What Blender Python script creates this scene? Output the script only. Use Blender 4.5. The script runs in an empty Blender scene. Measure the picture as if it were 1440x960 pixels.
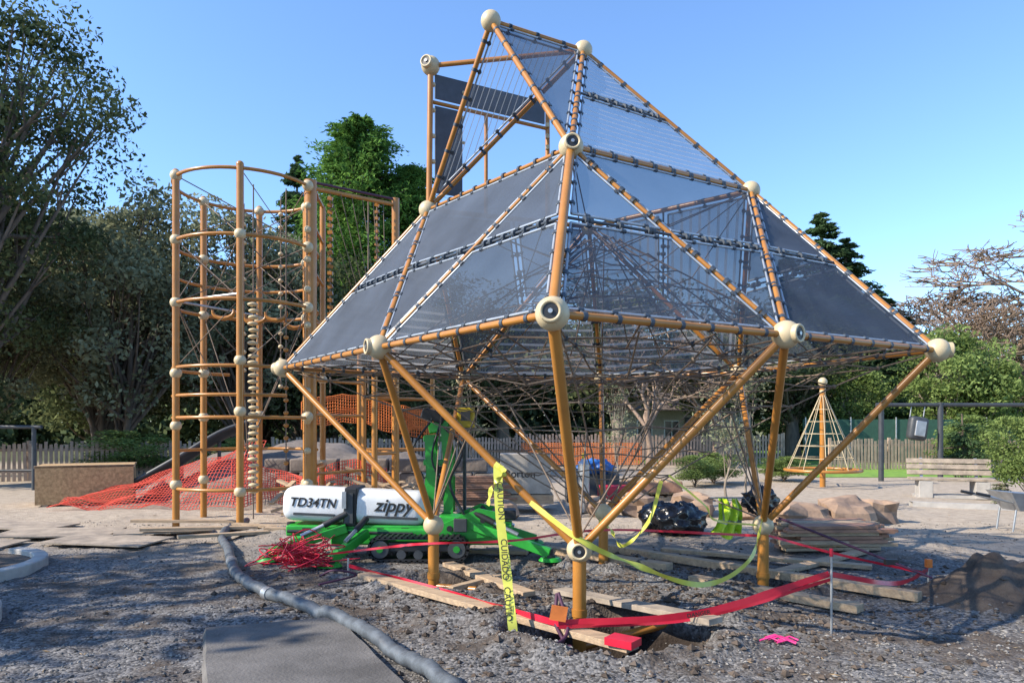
import bpy, math, random
import numpy as np
from mathutils import Vector, Matrix, noise
random.seed(7); np.random.seed(7)
V=Vector
scene=bpy.context.scene
COL=scene.collection

# ------------------------------------------------------------ materials
def nmat(name):
    m=bpy.data.materials.new(name); m.use_nodes=True
    nt=m.node_tree; nt.nodes.clear()
    out=nt.nodes.new('ShaderNodeOutputMaterial')
    return m,nt,out
def L(nt,a,b): nt.links.new(a,b)
def mat(name,c1,c2=None,rough=.6,metal=0,scale=6,bump=0.0,bscale=None,spec=.5,stretch=(1,1,1)):
    m,nt,out=nmat(name)
    b=nt.nodes.new('ShaderNodeBsdfPrincipled')
    b.inputs['Roughness'].default_value=rough; b.inputs['Metallic'].default_value=metal
    b.inputs['Specular IOR Level'].default_value=spec
    if c2 is None: c2=tuple(x*.72 for x in c1)
    tc=nt.nodes.new('ShaderNodeTexCoord'); mp=nt.nodes.new('ShaderNodeMapping')
    mp.inputs['Scale'].default_value=stretch
    L(nt,tc.outputs['Object'],mp.inputs['Vector'])
    n=nt.nodes.new('ShaderNodeTexNoise'); n.inputs['Scale'].default_value=scale; n.inputs['Detail'].default_value=4
    n.inputs['Roughness'].default_value=.65
    L(nt,mp.outputs[0],n.inputs['Vector'])
    r=nt.nodes.new('ShaderNodeValToRGB')
    r.color_ramp.elements[0].position=.35; r.color_ramp.elements[1].position=.65
    r.color_ramp.elements[0].color=(*c2,1); r.color_ramp.elements[1].color=(*c1,1)
    L(nt,n.outputs['Fac'],r.inputs['Fac']); L(nt,r.outputs['Color'],b.inputs['Base Color'])
    if bump>0:
        n2=nt.nodes.new('ShaderNodeTexNoise'); n2.inputs['Scale'].default_value=bscale or scale*5; n2.inputs['Detail'].default_value=5
        L(nt,mp.outputs[0],n2.inputs['Vector'])
        bp=nt.nodes.new('ShaderNodeBump'); bp.inputs['Strength'].default_value=bump; bp.inputs['Distance'].default_value=.02
        L(nt,n2.outputs['Fac'],bp.inputs['Height']); L(nt,bp.outputs[0],b.inputs['Normal'])
    L(nt,b.outputs[0],out.inputs[0]); return m
def leafmat(name,cd,cl,trans=.3,nscale=.5):
    m,nt,out=nmat(name)
    g=nt.nodes.new('ShaderNodeNewGeometry'); tc=nt.nodes.new('ShaderNodeTexCoord')
    n=nt.nodes.new('ShaderNodeTexNoise'); n.inputs['Scale'].default_value=nscale; n.inputs['Detail'].default_value=0
    L(nt,tc.outputs['Object'],n.inputs['Vector'])
    a=nt.nodes.new('ShaderNodeMath'); a.operation='MULTIPLY_ADD'; a.inputs[1].default_value=.5
    L(nt,g.outputs['Random Per Island'],a.inputs[0])
    mr=nt.nodes.new('ShaderNodeMapRange'); mr.inputs[1].default_value=.35; mr.inputs[2].default_value=.65; mr.inputs[3].default_value=-.1; mr.inputs[4].default_value=.6
    L(nt,n.outputs['Fac'],mr.inputs[0]); L(nt,mr.outputs[0],a.inputs[2])
    r=nt.nodes.new('ShaderNodeValToRGB'); r.color_ramp.elements[0].color=(*cd,1); r.color_ramp.elements[1].color=(*cl,1)
    L(nt,a.outputs[0],r.inputs[0])
    d=nt.nodes.new('ShaderNodeBsdfDiffuse'); L(nt,r.outputs[0],d.inputs[0])
    if trans>0:
        t=nt.nodes.new('ShaderNodeBsdfTranslucent'); mx=nt.nodes.new('ShaderNodeMixShader')
        mx.inputs[0].default_value=trans
        L(nt,r.outputs[0],t.inputs[0]); L(nt,d.outputs[0],mx.inputs[1]); L(nt,t.outputs[0],mx.inputs[2])
        L(nt,mx.outputs[0],out.inputs[0])
    else: L(nt,d.outputs[0],out.inputs[0])
    return m
def fabric(name,col,alpha,line=None,freq=22,lw=.18,linealpha=.9,rough=.75,trl=.2):
    m,nt,out=nmat(name)
    uv=nt.nodes.new('ShaderNodeUVMap')
    n=nt.nodes.new('ShaderNodeTexNoise'); n.inputs['Scale'].default_value=1.6; n.inputs['Detail'].default_value=3
    L(nt,uv.outputs[0],n.inputs['Vector'])
    r=nt.nodes.new('ShaderNodeValToRGB'); r.color_ramp.elements[0].position=.3; r.color_ramp.elements[1].position=.7
    r.color_ramp.elements[0].color=(*[c*.75 for c in col],1); r.color_ramp.elements[1].color=(*[c*1.25 for c in col],1)
    L(nt,n.outputs['Fac'],r.inputs[0]); csock=r.outputs[0]
    mx=nt.nodes.new('ShaderNodeMixShader'); mx.inputs[0].default_value=alpha
    if line:
        sp=nt.nodes.new('ShaderNodeSeparateXYZ'); L(nt,uv.outputs[0],sp.inputs[0])
        a=nt.nodes.new('ShaderNodeMath'); a.operation='MULTIPLY'; a.inputs[1].default_value=freq; L(nt,sp.outputs['Y'],a.inputs[0])
        f=nt.nodes.new('ShaderNodeMath'); f.operation='FRACT'; L(nt,a.outputs[0],f.inputs[0])
        l=nt.nodes.new('ShaderNodeMath'); l.operation='LESS_THAN'; l.inputs[1].default_value=lw; L(nt,f.outputs[0],l.inputs[0])
        mc=nt.nodes.new('ShaderNodeMixRGB'); L(nt,l.outputs[0],mc.inputs[0]); L(nt,r.outputs[0],mc.inputs[1]); mc.inputs[2].default_value=(*line,1); csock=mc.outputs[0]
        al=nt.nodes.new('ShaderNodeMapRange'); al.inputs[3].default_value=alpha; al.inputs[4].default_value=linealpha
        L(nt,l.outputs[0],al.inputs[0]); L(nt,al.outputs[0],mx.inputs[0])
    b=nt.nodes.new('ShaderNodeBsdfPrincipled'); b.inputs['Roughness'].default_value=rough; b.inputs['Specular IOR Level'].default_value=.35
    L(nt,csock,b.inputs['Base Color'])
    bp=nt.nodes.new('ShaderNodeBump'); bp.inputs['Strength'].default_value=.4; bp.inputs['Distance'].default_value=.08
    L(nt,n.outputs['Fac'],bp.inputs['Height']); L(nt,bp.outputs[0],b.inputs['Normal'])
    t=nt.nodes.new('ShaderNodeBsdfTranslucent'); L(nt,csock,t.inputs[0])
    ms=nt.nodes.new('ShaderNodeMixShader'); ms.inputs[0].default_value=trl; L(nt,b.outputs[0],ms.inputs[1]); L(nt,t.outputs[0],ms.inputs[2])
    tr=nt.nodes.new('ShaderNodeBsdfTransparent')
    L(nt,tr.outputs[0],mx.inputs[1]); L(nt,ms.outputs[0],mx.inputs[2])
    L(nt,mx.outputs[0],out.inputs[0]); return m

M={}
M['orange']=mat('powder_coat_ochre',(.42,.18,.034),(.34,.14,.026),rough=.30,scale=3,bump=.03,bscale=40)
M['cream']=mat('cream_casting',(.54,.44,.27),(.47,.37,.22),rough=.45,scale=5)
M['black']=mat('black_rubber',(.018,.018,.02),rough=.5)
M['clamp']=mat('dark_clamp',(.05,.065,.085),rough=.5)
M['alu']=mat('aluminium_edge',(.40,.44,.48),rough=.4,metal=.4)
M['rope']=mat('brown_rope',(.22,.165,.12),(.14,.10,.075),rough=.8,scale=30)
M['steel']=mat('galvanised',(.45,.46,.47),rough=.4,metal=.7)
M['fabL']=fabric('shade_sheet_dense',(.050,.064,.088),.97,trl=.15)
M['fabM']=fabric('shade_sheet_mesh',(.052,.068,.094),.70,trl=.2)
M['fabR']=fabric('shade_sheet_open',(.15,.18,.22),.5,line=(.58,.60,.64),freq=11,lw=.22,linealpha=.85,rough=.4,trl=.4)
M['fabT']=fabric('shade_sheet_wire',(.3,.35,.42),.12,line=(.5,.52,.54),freq=14,lw=.12)
M['fabU']=fabric('shade_sheet_back',(.18,.19,.21),.5,line=(.42,.42,.42),freq=9,lw=.3,linealpha=.8,trl=.5)
M['wall']=mat('grey_hpl_panel',(.075,.085,.105),rough=.5)
M['wood']=mat('sawn_lumber',(.46,.33,.205),(.28,.20,.13),rough=.8,scale=5,bump=.3,stretch=(1,6,6))
M['woodg']=mat('weathered_board',(.38,.31,.235),(.20,.165,.13),rough=.85,scale=4,bump=.3)
M['redwood']=mat('redwood_board',(.38,.20,.125),(.24,.13,.085),rough=.8,scale=4,bump=.2)
M['osb']=mat('osb_board',(.54,.355,.17),(.30,.19,.09),rough=.8,scale=16,bump=.25)
M['fence']=mat('fence_wood',(.44,.32,.235),(.27,.20,.155),rough=.9,scale=3)
M['green']=mat('lime_green_paint',(.03,.36,.04),(.02,.25,.03),rough=.35,scale=4)
M['white']=mat('white_paint',(.74,.75,.75),(.64,.65,.65),rough=.3,scale=4)
M['dgrey']=mat('dark_grey_plastic',(.05,.055,.06),rough=.5)
M['hose']=mat('hose_grey',(.11,.125,.14),(.055,.062,.07),rough=.5,scale=9,bump=.2)
M['conc']=mat('concrete',(.42,.395,.36),(.30,.285,.265),rough=.85,scale=3,bump=.25,bscale=40)
M['slab']=mat('worn_slab',(.15,.14,.13),(.07,.065,.06),rough=.9,scale=1.6,bump=.4,bscale=50)
M['redtape']=mat('red_tape',(.55,.015,.04),(.45,.012,.03),rough=.35)
M['rednet']=mat('red_net',(.72,.08,.04),(.55,.06,.035),rough=.6)
M['yeltape']=mat('yellow_tape',(.58,.58,.09),(.50,.50,.07),rough=.35)
M['ink']=mat('ink',(.015,.015,.015),rough=.6)
M['orangenet']=mat('orange_net',(.78,.21,.04),rough=.6)
M['purple']=mat('purple_strap',(.07,.02,.05),rough=.7)
M['rock']=mat('sandstone',(.42,.28,.18),(.19,.13,.095),rough=.9,scale=2,bump=.6,bscale=10)
M['dirt']=mat('loose_soil',(.10,.075,.056),(.05,.037,.029),rough=.95,scale=5,bump=.8,bscale=25)
M['mound']=mat('grey_mound',(.22,.18,.15),(.11,.093,.08),rough=.95,scale=1.2,bump=.6,bscale=14)
M['bag']=mat('black_bag_plastic',(.012,.012,.014),rough=.22,scale=3,bump=.6,bscale=9)
M['vest']=mat('hi_vis',(.50,.70,.04),(.40,.58,.03),rough=.5,scale=9)
M['pink']=mat('pink_flag',(.7,.04,.22),rough=.5)
M['bluet']=mat('blue_tarp',(.03,.14,.42),rough=.4)
M['card']=mat('grey_carton',(.38,.34,.29),rough=.8)
M['yellow']=mat('yellow_paint',(.6,.43,.02),rough=.4)
M['bark']=mat('bark',(.17,.13,.095),(.08,.062,.05),rough=.95,scale=5,bump=.8,stretch=(1,1,.25))
M['barkl']=mat('pale_bark',(.30,.25,.195),(.16,.13,.10),rough=.95,scale=5,bump=.6,stretch=(1,1,.25))
M['bare']=mat('bare_twigs',(.30,.215,.155),(.20,.145,.11),rough=.95)
M['stucco']=mat('stucco',(.44,.385,.32),rough=.9)
M['roof']=mat('shingle_roof',(.15,.12,.105),rough=.9,scale=12)
M['glass']=mat('window_glass',(.03,.035,.04),rough=.1)
M['screen']=mat('green_screen_fence',(.03,.09,.06),rough=.8)
M['lawn']=mat('lawn_grass',(.19,.34,.04),(.11,.21,.03),rough=.95,scale=3,bump=.5,bscale=60)
M['lf_oak']=leafmat('leaves_live_oak',(.045,.062,.028),(.165,.19,.085),trans=.35)
M['lf_olive']=leafmat('leaves_olive',(.12,.135,.08),(.30,.32,.20),trans=.35)
M['lf_pine']=leafmat('needles_pine',(.04,.10,.025),(.16,.29,.06),trans=.25)
M['lf_dark']=leafmat('needles_dark',(.026,.055,.03),(.095,.15,.06),trans=.2)
M['lf_lime']=leafmat('leaves_lime',(.085,.125,.032),(.25,.33,.11),trans=.35)
M['lf_far']=leafmat('leaves_far',(.038,.055,.026),(.125,.15,.07),nscale=.25,trans=0)
M['lf_dry']=leafmat('twigs_dry',(.17,.125,.095),(.34,.26,.195),trans=0)

# ------------------------------------------------------------ mesh builder
class MB:
    def __init__(s): s.v=[];s.f=[];s.m=[];s.sm=[];s.uv=[];s.mats=[]
    def mi(s,k):
        if k not in s.mats: s.mats.append(k)
        return s.mats.index(k)
    def add(s,vs,fs,k,smooth=False,uvs=None):
        o=len(s.v); s.v+= [tuple(p) for p in vs]; i=s.mi(k)
        for q in fs:
            s.f.append([a+o for a in q]); s.m.append(i); s.sm.append(smooth)
            s.uv.append([uvs[a] for a in q] if uvs else [(0,0)]*len(q))
    def tube(s,a,b,r,k,r2=None,seg=10,caps=True):
        s.path([a,b],[r,r if r2 is None else r2],k,seg,caps)
    def path(s,pts,rs,k,seg=8,caps=True):
        pts=[V(p) for p in pts]
        if not isinstance(rs,(list,tuple)): rs=[rs]*len(pts)
        vs=[];fs=[]
        d0=(pts[1]-pts[0]).normalized()
        ref=V((0,0,1)) if abs(d0.z)<.9 else V((1,0,0))
        n=d0.cross(ref).normalized()
        for i,p in enumerate(pts):
            if i==0: d=pts[1]-pts[0]
            elif i==len(pts)-1: d=pts[-1]-pts[-2]
            else: d=pts[i+1]-pts[i-1]
            d=d.normalized() if d.length>1e-9 else d0
            n=(n-d*n.dot(d)); n=n.normalized() if n.length>1e-6 else d.orthogonal().normalized()
            b=d.cross(n)
            for j in range(seg):
                t=2*math.pi*j/seg
                vs.append(p+(n*math.cos(t)+b*math.sin(t))*rs[i])
        for i in range(len(pts)-1):
            for j in range(seg):
                fs.append([i*seg+j,i*seg+(j+1)%seg,(i+1)*seg+(j+1)%seg,(i+1)*seg+j])
        s.add(vs,fs,k,True)
        if caps:
            s.add(vs[:seg],[list(range(seg))[::-1]],k); s.add(vs[-seg:],[list(range(seg))],k)
    def ball(s,c,r,k,nu=20,nv=12,sc=(1,1,1)):
        c=V(c);vs=[];fs=[]
        for i in range(nv+1):
            th=math.pi*i/nv
            for j in range(nu):
                ph=2*math.pi*j/nu
                vs.append((c.x+r*sc[0]*math.sin(th)*math.cos(ph),c.y+r*sc[1]*math.sin(th)*math.sin(ph),c.z+r*sc[2]*math.cos(th)))
        for i in range(nv):
            for j in range(nu):
                fs.append([i*nu+j,(i+1)*nu+j,(i+1)*nu+(j+1)%nu,i*nu+(j+1)%nu])
        s.add(vs,fs,k,True)
    def ring(s,c,ax,r,rt,k,n=32,seg=8,a0=0,a1=None):
        c=V(c);ax=V(ax).normalized();u=ax.orthogonal().normalized()
        if abs(ax.z)>.99:u=V((1,0,0))
        w=ax.cross(u)
        full=a1 is None
        if full:a1=a0+2*math.pi
        pts=[c+(u*math.cos(a0+(a1-a0)*i/n)+w*math.sin(a0+(a1-a0)*i/n))*r for i in range(n+1)]
        s.path(pts,rt,k,seg,caps=not full)
    def box(s,c,size,k,rot=None,bev=0):
        c=V(c);hx,hy,hz=[q/2 for q in size]
        R=rot if rot is not None else Matrix.Identity(3)
        if bev<=0:
            vs=[c+R@V((x*hx,y*hy,z*hz)) for x in(-1,1) for y in(-1,1) for z in(-1,1)]
            s.add(vs,[[0,1,3,2],[4,6,7,5],[0,4,5,1],[2,3,7,6],[0,2,6,4],[1,5,7,3]],k)
        else:
            import bmesh
            bm=bmesh.new(); bmesh.ops.create_cube(bm,size=1)
            for q in bm.verts: q.co=V((q.co.x*size[0],q.co.y*size[1],q.co.z*size[2]))
            bmesh.ops.bevel(bm,geom=bm.edges[:],offset=bev,segments=4,profile=.5,affect='EDGES')
            bm.verts.index_update()
            s.add([c+R@q.co for q in bm.verts],[[q.index for q in f.verts] for f in bm.faces],k,bev>.03)
            bm.free()
    def beam(s,a,b,w,h,k,up=(0,0,1),bev=0):
        a=V(a);b=V(b); x=(b-a).normalized();u=V(up);y=u.cross(x).normalized();z=x.cross(y)
        R=Matrix((x,y,z)).transposed()
        s.box((a+b)/2,((b-a).length,w,h),k,R,bev)
    def prism(s,poly,y0,y1,k):
        n=len(poly)
        vs=[(p[0],y0,p[1]) for p in poly]+[(p[0],y1,p[1]) for p in poly]
        fs=[list(range(n)),list(range(2*n-1,n-1,-1))]+[[i,n+i,n+(i+1)%n,(i+1)%n] for i in range(n)]
        s.add(vs,fs,k)
    def obj(s,name,parent=None):
        me=bpy.data.meshes.new(name); me.from_pydata(s.v,[],s.f)
        me.polygons.foreach_set('material_index',s.m); me.polygons.foreach_set('use_smooth',s.sm)
        uvl=me.uv_layers.new(name='UVMap')
        fl=[c for f in s.uv for q in f for c in q]; uvl.data.foreach_set('uv',fl)
        for k in s.mats: me.materials.append(M[k])
        me.update()
        ob=bpy.data.objects.new(name,me); COL.objects.link(ob)
        if parent: attach(ob,parent)
        return ob
def root(name,loc=(0,0,0)):
    e=bpy.data.objects.new(name,None); e.location=loc; e.empty_display_size=.3; COL.objects.link(e); return e
def attach(ob,p):
    ob.parent=p; ob.matrix_parent_inverse=Matrix.Translation(p.location).inverted()
def text(body,loc,xd,up,size,k,parent,name,shear=0,bold=0):
    cu=bpy.data.curves.new(name,'FONT'); cu.body=body; cu.size=size; cu.align_x='CENTER'; cu.align_y='CENTER'
    cu.extrude=.0008; cu.shear=shear; cu.offset=bold
    cu.materials.append(M[k]); ob=bpy.data.objects.new(name,cu); COL.objects.link(ob)
    x=V(xd).normalized(); u=V(up); z=x.cross(u).normalized(); y=z.cross(x)
    R=Matrix((x,y,z)).transposed().to_4x4()
    ob.parent=parent
    ob.matrix_parent_inverse=Matrix.Translation(parent.location).inverted()
    ob.matrix_basis=Matrix.Translation(V(loc))@R
    return ob
def smooth(pts,n=8):
    P=[V(p) for p in pts]; P=[P[0]*2-P[1]]+P+[P[-1]*2-P[-2]]; o=[]
    for i in range(1,len(P)-2):
        for j in range(n):
            t=j/n;a,b,c,d=P[i-1],P[i],P[i+1],P[i+2]
            o.append(.5*((2*b)+(c-a)*t+(2*a-5*b+4*c-d)*t*t+(3*b-a-3*c+d)*t**3))
    o.append(P[-2]); return o

# ------------------------------------------------------------ ground
PITS=[(.80,5.55,.80,.48),(-.75,7.15,.50,.28),(2.56,7.2,.52,.26),(1.1,8.3,.4,.15)]
PILES=[(4.45,6.55,.62,.36),(-3.6,10.6,.7,.12),(-2.3,10.3,.6,.10),(1.75,6.3,.6,.09),(-.3,5.9,.5,.07),(4.9,8.6,.6,.08),(-.1,6.5,.4,.07),(5.4,6.4,.6,.22)]
def hgt(x,y):
    d=math.hypot(x,y); a=1 if d<14 else max(0,1-(d-14)/10)
    z=a*(.035*noise.noise(V((x*.5,y*.5,0)))+.032*noise.noise(V((x*2,y*2,3)))+.022*noise.noise(V((x*6,y*6,7))))
    for px,py,r,h in PITS:
        q=math.hypot(x-px,(y-py)*1.3)/r*(1+.15*noise.noise(V((x*3,y*3,8))))
        if q<1.6:
            z-= h*max(0,1-q**4) if q<1 else 0
            z+= .06*math.exp(-((q-1.15)/.2)**2)*(1+noise.noise(V((x*5,y*5,2))))
    for px,py,r,h in PILES:
        q=math.hypot(x-px,y-py)/r
        if q<2.5: z+=h*math.exp(-q*q*1.8)*(1+.35*noise.noise(V((x*7,y*7,1))))
    return z
def axis(lo,hi,st,far,g=1.18):
    c=list(np.arange(lo,hi,st)); s=st;x=hi;o=[]
    while x<far: o.append(x); s*=g; x+=s
    o.append(far); p=[];s=st;x=lo-st
    while x>-far: p.append(x); s*=g; x-=s
    p.append(-far); return p[::-1]+c+o
xs=axis(-6,6,.05,900); ys=axis(3.6,11,.045,900)
vs=[(x,y,hgt(x,y)) for y in ys for x in xs]; nx=len(xs)
fs=[(j*nx+i,j*nx+i+1,(j+1)*nx+i+1,(j+1)*nx+i) for j in range(len(ys)-1) for i in range(nx-1)]
me=bpy.data.meshes.new('ground'); me.from_pydata(vs,[],fs); me.polygons.foreach_set('use_smooth',[True]*len(fs))
g=bpy.data.objects.new('ground',me); COL.objects.link(g)
def ground_mat():
    m,nt,out=nmat('dirt_and_gravel')
    N=nt.nodes.new
    tc=N('ShaderNodeTexCoord')
    def nz(sc,det=5,ro=.6):
        n=N('ShaderNodeTexNoise'); n.inputs['Scale'].default_value=sc; n.inputs['Detail'].default_value=det; n.inputs['Roughness'].default_value=ro
        L(nt,tc.outputs['Object'],n.inputs['Vector']); return n.outputs['Fac']
    def ramp(f,a,b,ca,cb):
        r=N('ShaderNodeValToRGB'); r.color_ramp.elements[0].position=a; r.color_ramp.elements[1].position=b
        r.color_ramp.elements[0].color=(*ca,1); r.color_ramp.elements[1].color=(*cb,1); L(nt,f,r.inputs[0]); return r.outputs[0]
    def mix(f,a,b):
        x=N('ShaderNodeMixRGB'); L(nt,f,x.inputs[0]); L(nt,a,x.inputs[1]); L(nt,b,x.inputs[2]); return x.outputs[0]
    vor=N('ShaderNodeTexVoronoi'); vor.inputs['Scale'].default_value=45; L(nt,tc.outputs['Object'],vor.inputs['Vector'])
    vc=N('ShaderNodeSeparateColor'); L(nt,vor.outputs['Color'],vc.inputs[0])
    grav=ramp(vc.outputs[0],.1,.95,(.055,.054,.054),(.22,.212,.205))
    soil=ramp(nz(9),.3,.7,(.045,.036,.030),(.12,.098,.08))
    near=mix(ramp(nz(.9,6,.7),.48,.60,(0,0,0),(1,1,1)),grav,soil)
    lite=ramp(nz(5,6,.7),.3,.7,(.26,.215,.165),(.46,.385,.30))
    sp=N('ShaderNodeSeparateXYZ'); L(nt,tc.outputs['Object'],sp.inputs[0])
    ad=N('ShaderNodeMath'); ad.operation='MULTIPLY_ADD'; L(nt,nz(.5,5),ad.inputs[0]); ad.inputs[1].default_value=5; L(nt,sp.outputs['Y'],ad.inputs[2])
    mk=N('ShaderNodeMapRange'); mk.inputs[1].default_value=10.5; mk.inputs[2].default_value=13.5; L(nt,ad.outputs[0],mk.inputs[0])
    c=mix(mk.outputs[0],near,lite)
    pit_shade=N('ShaderNodeMapRange'); pit_shade.inputs[1].default_value=-.07; pit_shade.inputs[2].default_value=-.16; L(nt,sp.outputs['Z'],pit_shade.inputs[0])  # mask for shade painted into the soil colour down in the pits
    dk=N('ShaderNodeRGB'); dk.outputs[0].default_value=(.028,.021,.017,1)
    c=mix(pit_shade.outputs[0],c,dk.outputs[0])
    far=N('ShaderNodeMapRange'); far.inputs[1].default_value=30; far.inputs[2].default_value=34; L(nt,sp.outputs['Y'],far.inputs[0])
    c=mix(far.outputs[0],c,ramp(nz(2),.3,.7,(.06,.08,.03),(.14,.13,.07)))
    b=N('ShaderNodeBsdfPrincipled'); b.inputs['Roughness'].default_value=.95; b.inputs['Specular IOR Level'].default_value=.2
    L(nt,c,b.inputs['Base Color'])
    b1=N('ShaderNodeBump'); b1.inputs['Strength'].default_value=.6; b1.inputs['Distance'].default_value=.012; L(nt,vor.outputs['Distance'],b1.inputs['Height']); b1.invert=True
    b2=N('ShaderNodeBump'); b2.inputs['Strength'].default_value=.6; b2.inputs['Distance'].default_value=.028; L(nt,nz(14,6,.65),b2.inputs['Height']); L(nt,b1.outputs[0],b2.inputs['Normal'])
    L(nt,b2.outputs[0],b.inputs['Normal']); L(nt,b.outputs[0],out.inputs[0]); return m
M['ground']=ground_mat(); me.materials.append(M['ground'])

def stones(name,n,key,gen,smin,smax,el=(1,.8,.55)):
    base=np.array([(1,0,0),(-1,0,0),(0,1,0),(0,-1,0),(0,0,1),(0,0,-1)],float)
    tri=np.array([(0,2,4),(2,1,4),(1,3,4),(3,0,4),(2,0,5),(1,2,5),(3,1,5),(0,3,5)])
    vv=np.zeros((n,6,3))
    for i in range(n):
        x,y=gen(); s=random.uniform(smin,smax)*random.uniform(.4,1)
        a=random.random()*6.3; q=base*np.random.uniform(.6,1.3,(6,3))*[s*el[0],s*el[1],s*el[2]]
        ca,sa=math.cos(a),math.sin(a)
        vv[i,:,0]=x+q[:,0]*ca-q[:,1]*sa; vv[i,:,1]=y+q[:,0]*sa+q[:,1]*ca; vv[i,:,2]=hgt(x,y)+q[:,2]+s*.2
    ff=(tri[None]+np.arange(n)[:,None,None]*6).reshape(-1,3)
    me=bpy.data.meshes.new(name); me.from_pydata(vv.reshape(-1,3).tolist(),[],ff.tolist()); me.materials.append(M[key])
    ob=bpy.data.objects.new(name,me); COL.objects.link(ob)
M['stone']=leafmat('gravel_stone',(.06,.058,.056),(.27,.255,.235),trans=0,nscale=3)
def gg():
    y=3.8+random.random()**1.6*8; return random.uniform(-.75,.75)*y,y
stones('gravel',14000,'stone',gg,.008,.026)
def gc():
    while True:
        x=random.gauss(.9,1.6);y=random.gauss(6.4,1.2)
        if y>4 : return x,y
M['clod']=leafmat('soil_clod',(.05,.04,.033),(.14,.11,.088),trans=0,nscale=3)
stones('soil_clods',2600,'clod',gc,.015,.055)
M['litter']=leafmat('leaf_litter_bits',(.10,.07,.04),(.38,.28,.17),trans=0,nscale=3)
def gt():
    y=4+random.random()*9; return random.uniform(-.72,.72)*y,y
stones('leaf_litter',900,'litter',gt,.01,.03,(1.6,.35,.2))

# ------------------------------------------------------------ foliage
def addtree(name,loc,mb,leafc,leafdir,size,key,aspect=.5):
    n=len(leafc)
    a=np.random.normal(size=(n,3))
    if leafdir is not None: a=a*.5+leafdir
    a/=np.linalg.norm(a,axis=1)[:,None]
    b=np.cross(a,np.random.normal(size=(n,3))); b/=np.linalg.norm(b,axis=1)[:,None]
    s=(size*np.random.uniform(.6,1.3,n))[:,None]
    q=np.stack([leafc+a*s,leafc+b*s*aspect,leafc-a*s,leafc-b*s*aspect],1).reshape(-1,3)
    nw=len(mb.v); mb.mi(key)
    me=bpy.data.meshes.new(name)
    allv=np.vstack([np.array(mb.v).reshape(-1,3),q]) if nw else q
    me.vertices.add(len(allv)); me.vertices.foreach_set('co',allv.ravel().astype(np.float32))
    wl=[i for f in mb.f for i in f]; wc=[len(f) for f in mb.f]
    loops=np.concatenate([np.array(wl,dtype=np.int32),np.arange(nw,nw+4*n,dtype=np.int32)])
    cnt=np.concatenate([np.array(wc,dtype=np.int32),np.full(n,4,np.int32)])
    st=np.concatenate([[0],np.cumsum(cnt)[:-1]]).astype(np.int32)
    me.loops.add(len(loops)); me.loops.foreach_set('vertex_index',loops)
    me.polygons.add(len(cnt)); me.polygons.foreach_set('loop_start',st)
    ki=mb.mats.index(key)
    me.polygons.foreach_set('material_index',np.concatenate([np.array(mb.m,dtype=np.int32),np.full(n,ki,np.int32)]))
    for k in mb.mats: me.materials.append(M[k])
    me.update(calc_edges=True); me.validate()
    ob=bpy.data.objects.new(name,me); ob.location=loc; COL.objects.link(ob); return ob
def dup(ob,name,loc,rz,sc):
    o=bpy.data.objects.new(name,ob.data); o.location=loc; o.rotation_euler=(0,0,rz); o.scale=(sc[0],sc[0],sc[1]); COL.objects.link(o); return o
def broad(name,loc,H,R,base,ncl,per,leaf,key,bark='bark',lean=(0,0),tr=.22,sig=.17,ntr=1):
    mb=MB(); C=[];rc=(H-base)/2; zc=base+rc
    for t in range(ntr):
        off=V((random.uniform(-1,1),random.uniform(-1,1),0))*(.15*R if ntr>1 else 0)
        top=V((lean[0],lean[1],base+rc*1.0))+off*3
        tp=smooth([off,off+V((lean[0]*.2+random.uniform(-.2,.2),lean[1]*.2,base*.5)),V((lean[0]*.6,lean[1]*.6,base))+off*1.6,top],4)
        mb.path(tp,[tr*(1-.75*i/(len(tp)-1)) for i in range(len(tp))],bark,8)
        for i in range(max(3,ncl//ntr)):
            for _ in range(50):
                p=V((random.uniform(-1,1),random.uniform(-1,1),random.uniform(-1,1)))
                if .35<p.length<1: break
            w=1+.28*noise.noise(V((p.x*2+loc[0],p.y*2,p.z*2)))
            c=V((p.x*R*w+lean[0],p.y*R*w+lean[1],zc+p.z*rc*w))
            C.append(c)
            s=tp[random.randint(len(tp)//2-1,len(tp)-2)]
            mid=(s+c)/2+V((random.uniform(-.1,.1)*R,random.uniform(-.1,.1)*R,-.05*R))
            mb.path(smooth([s,mid,c],3),[tr*.33,tr*.28,tr*.24,tr*.2,tr*.14,tr*.1,tr*.05],bark,5,False)
            for _ in range(2):
                dv=V((random.gauss(0,1),random.gauss(0,1),random.gauss(0,.7)))
                if dv.length>1.5: dv=dv.normalized()*1.5
                e=c+dv*R*sig
                mb.path([mid.lerp(c,.6),e],[tr*.08,tr*.02],bark,4,False)
    C=np.array(C)
    cc=np.repeat(C,per,0); sg=R*sig*np.repeat(np.random.uniform(.6,1.4,len(C)),per)[:,None]
    g=np.random.normal(size=cc.shape); g/=np.maximum(1,np.linalg.norm(g,axis=1)/1.9)[:,None]
    pts=cc+g*sg*[1,1,.62]
    pts[:,2]=np.maximum(pts[:,2],.15)
    return addtree(name,loc,mb,pts,None,leaf,key)
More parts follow.
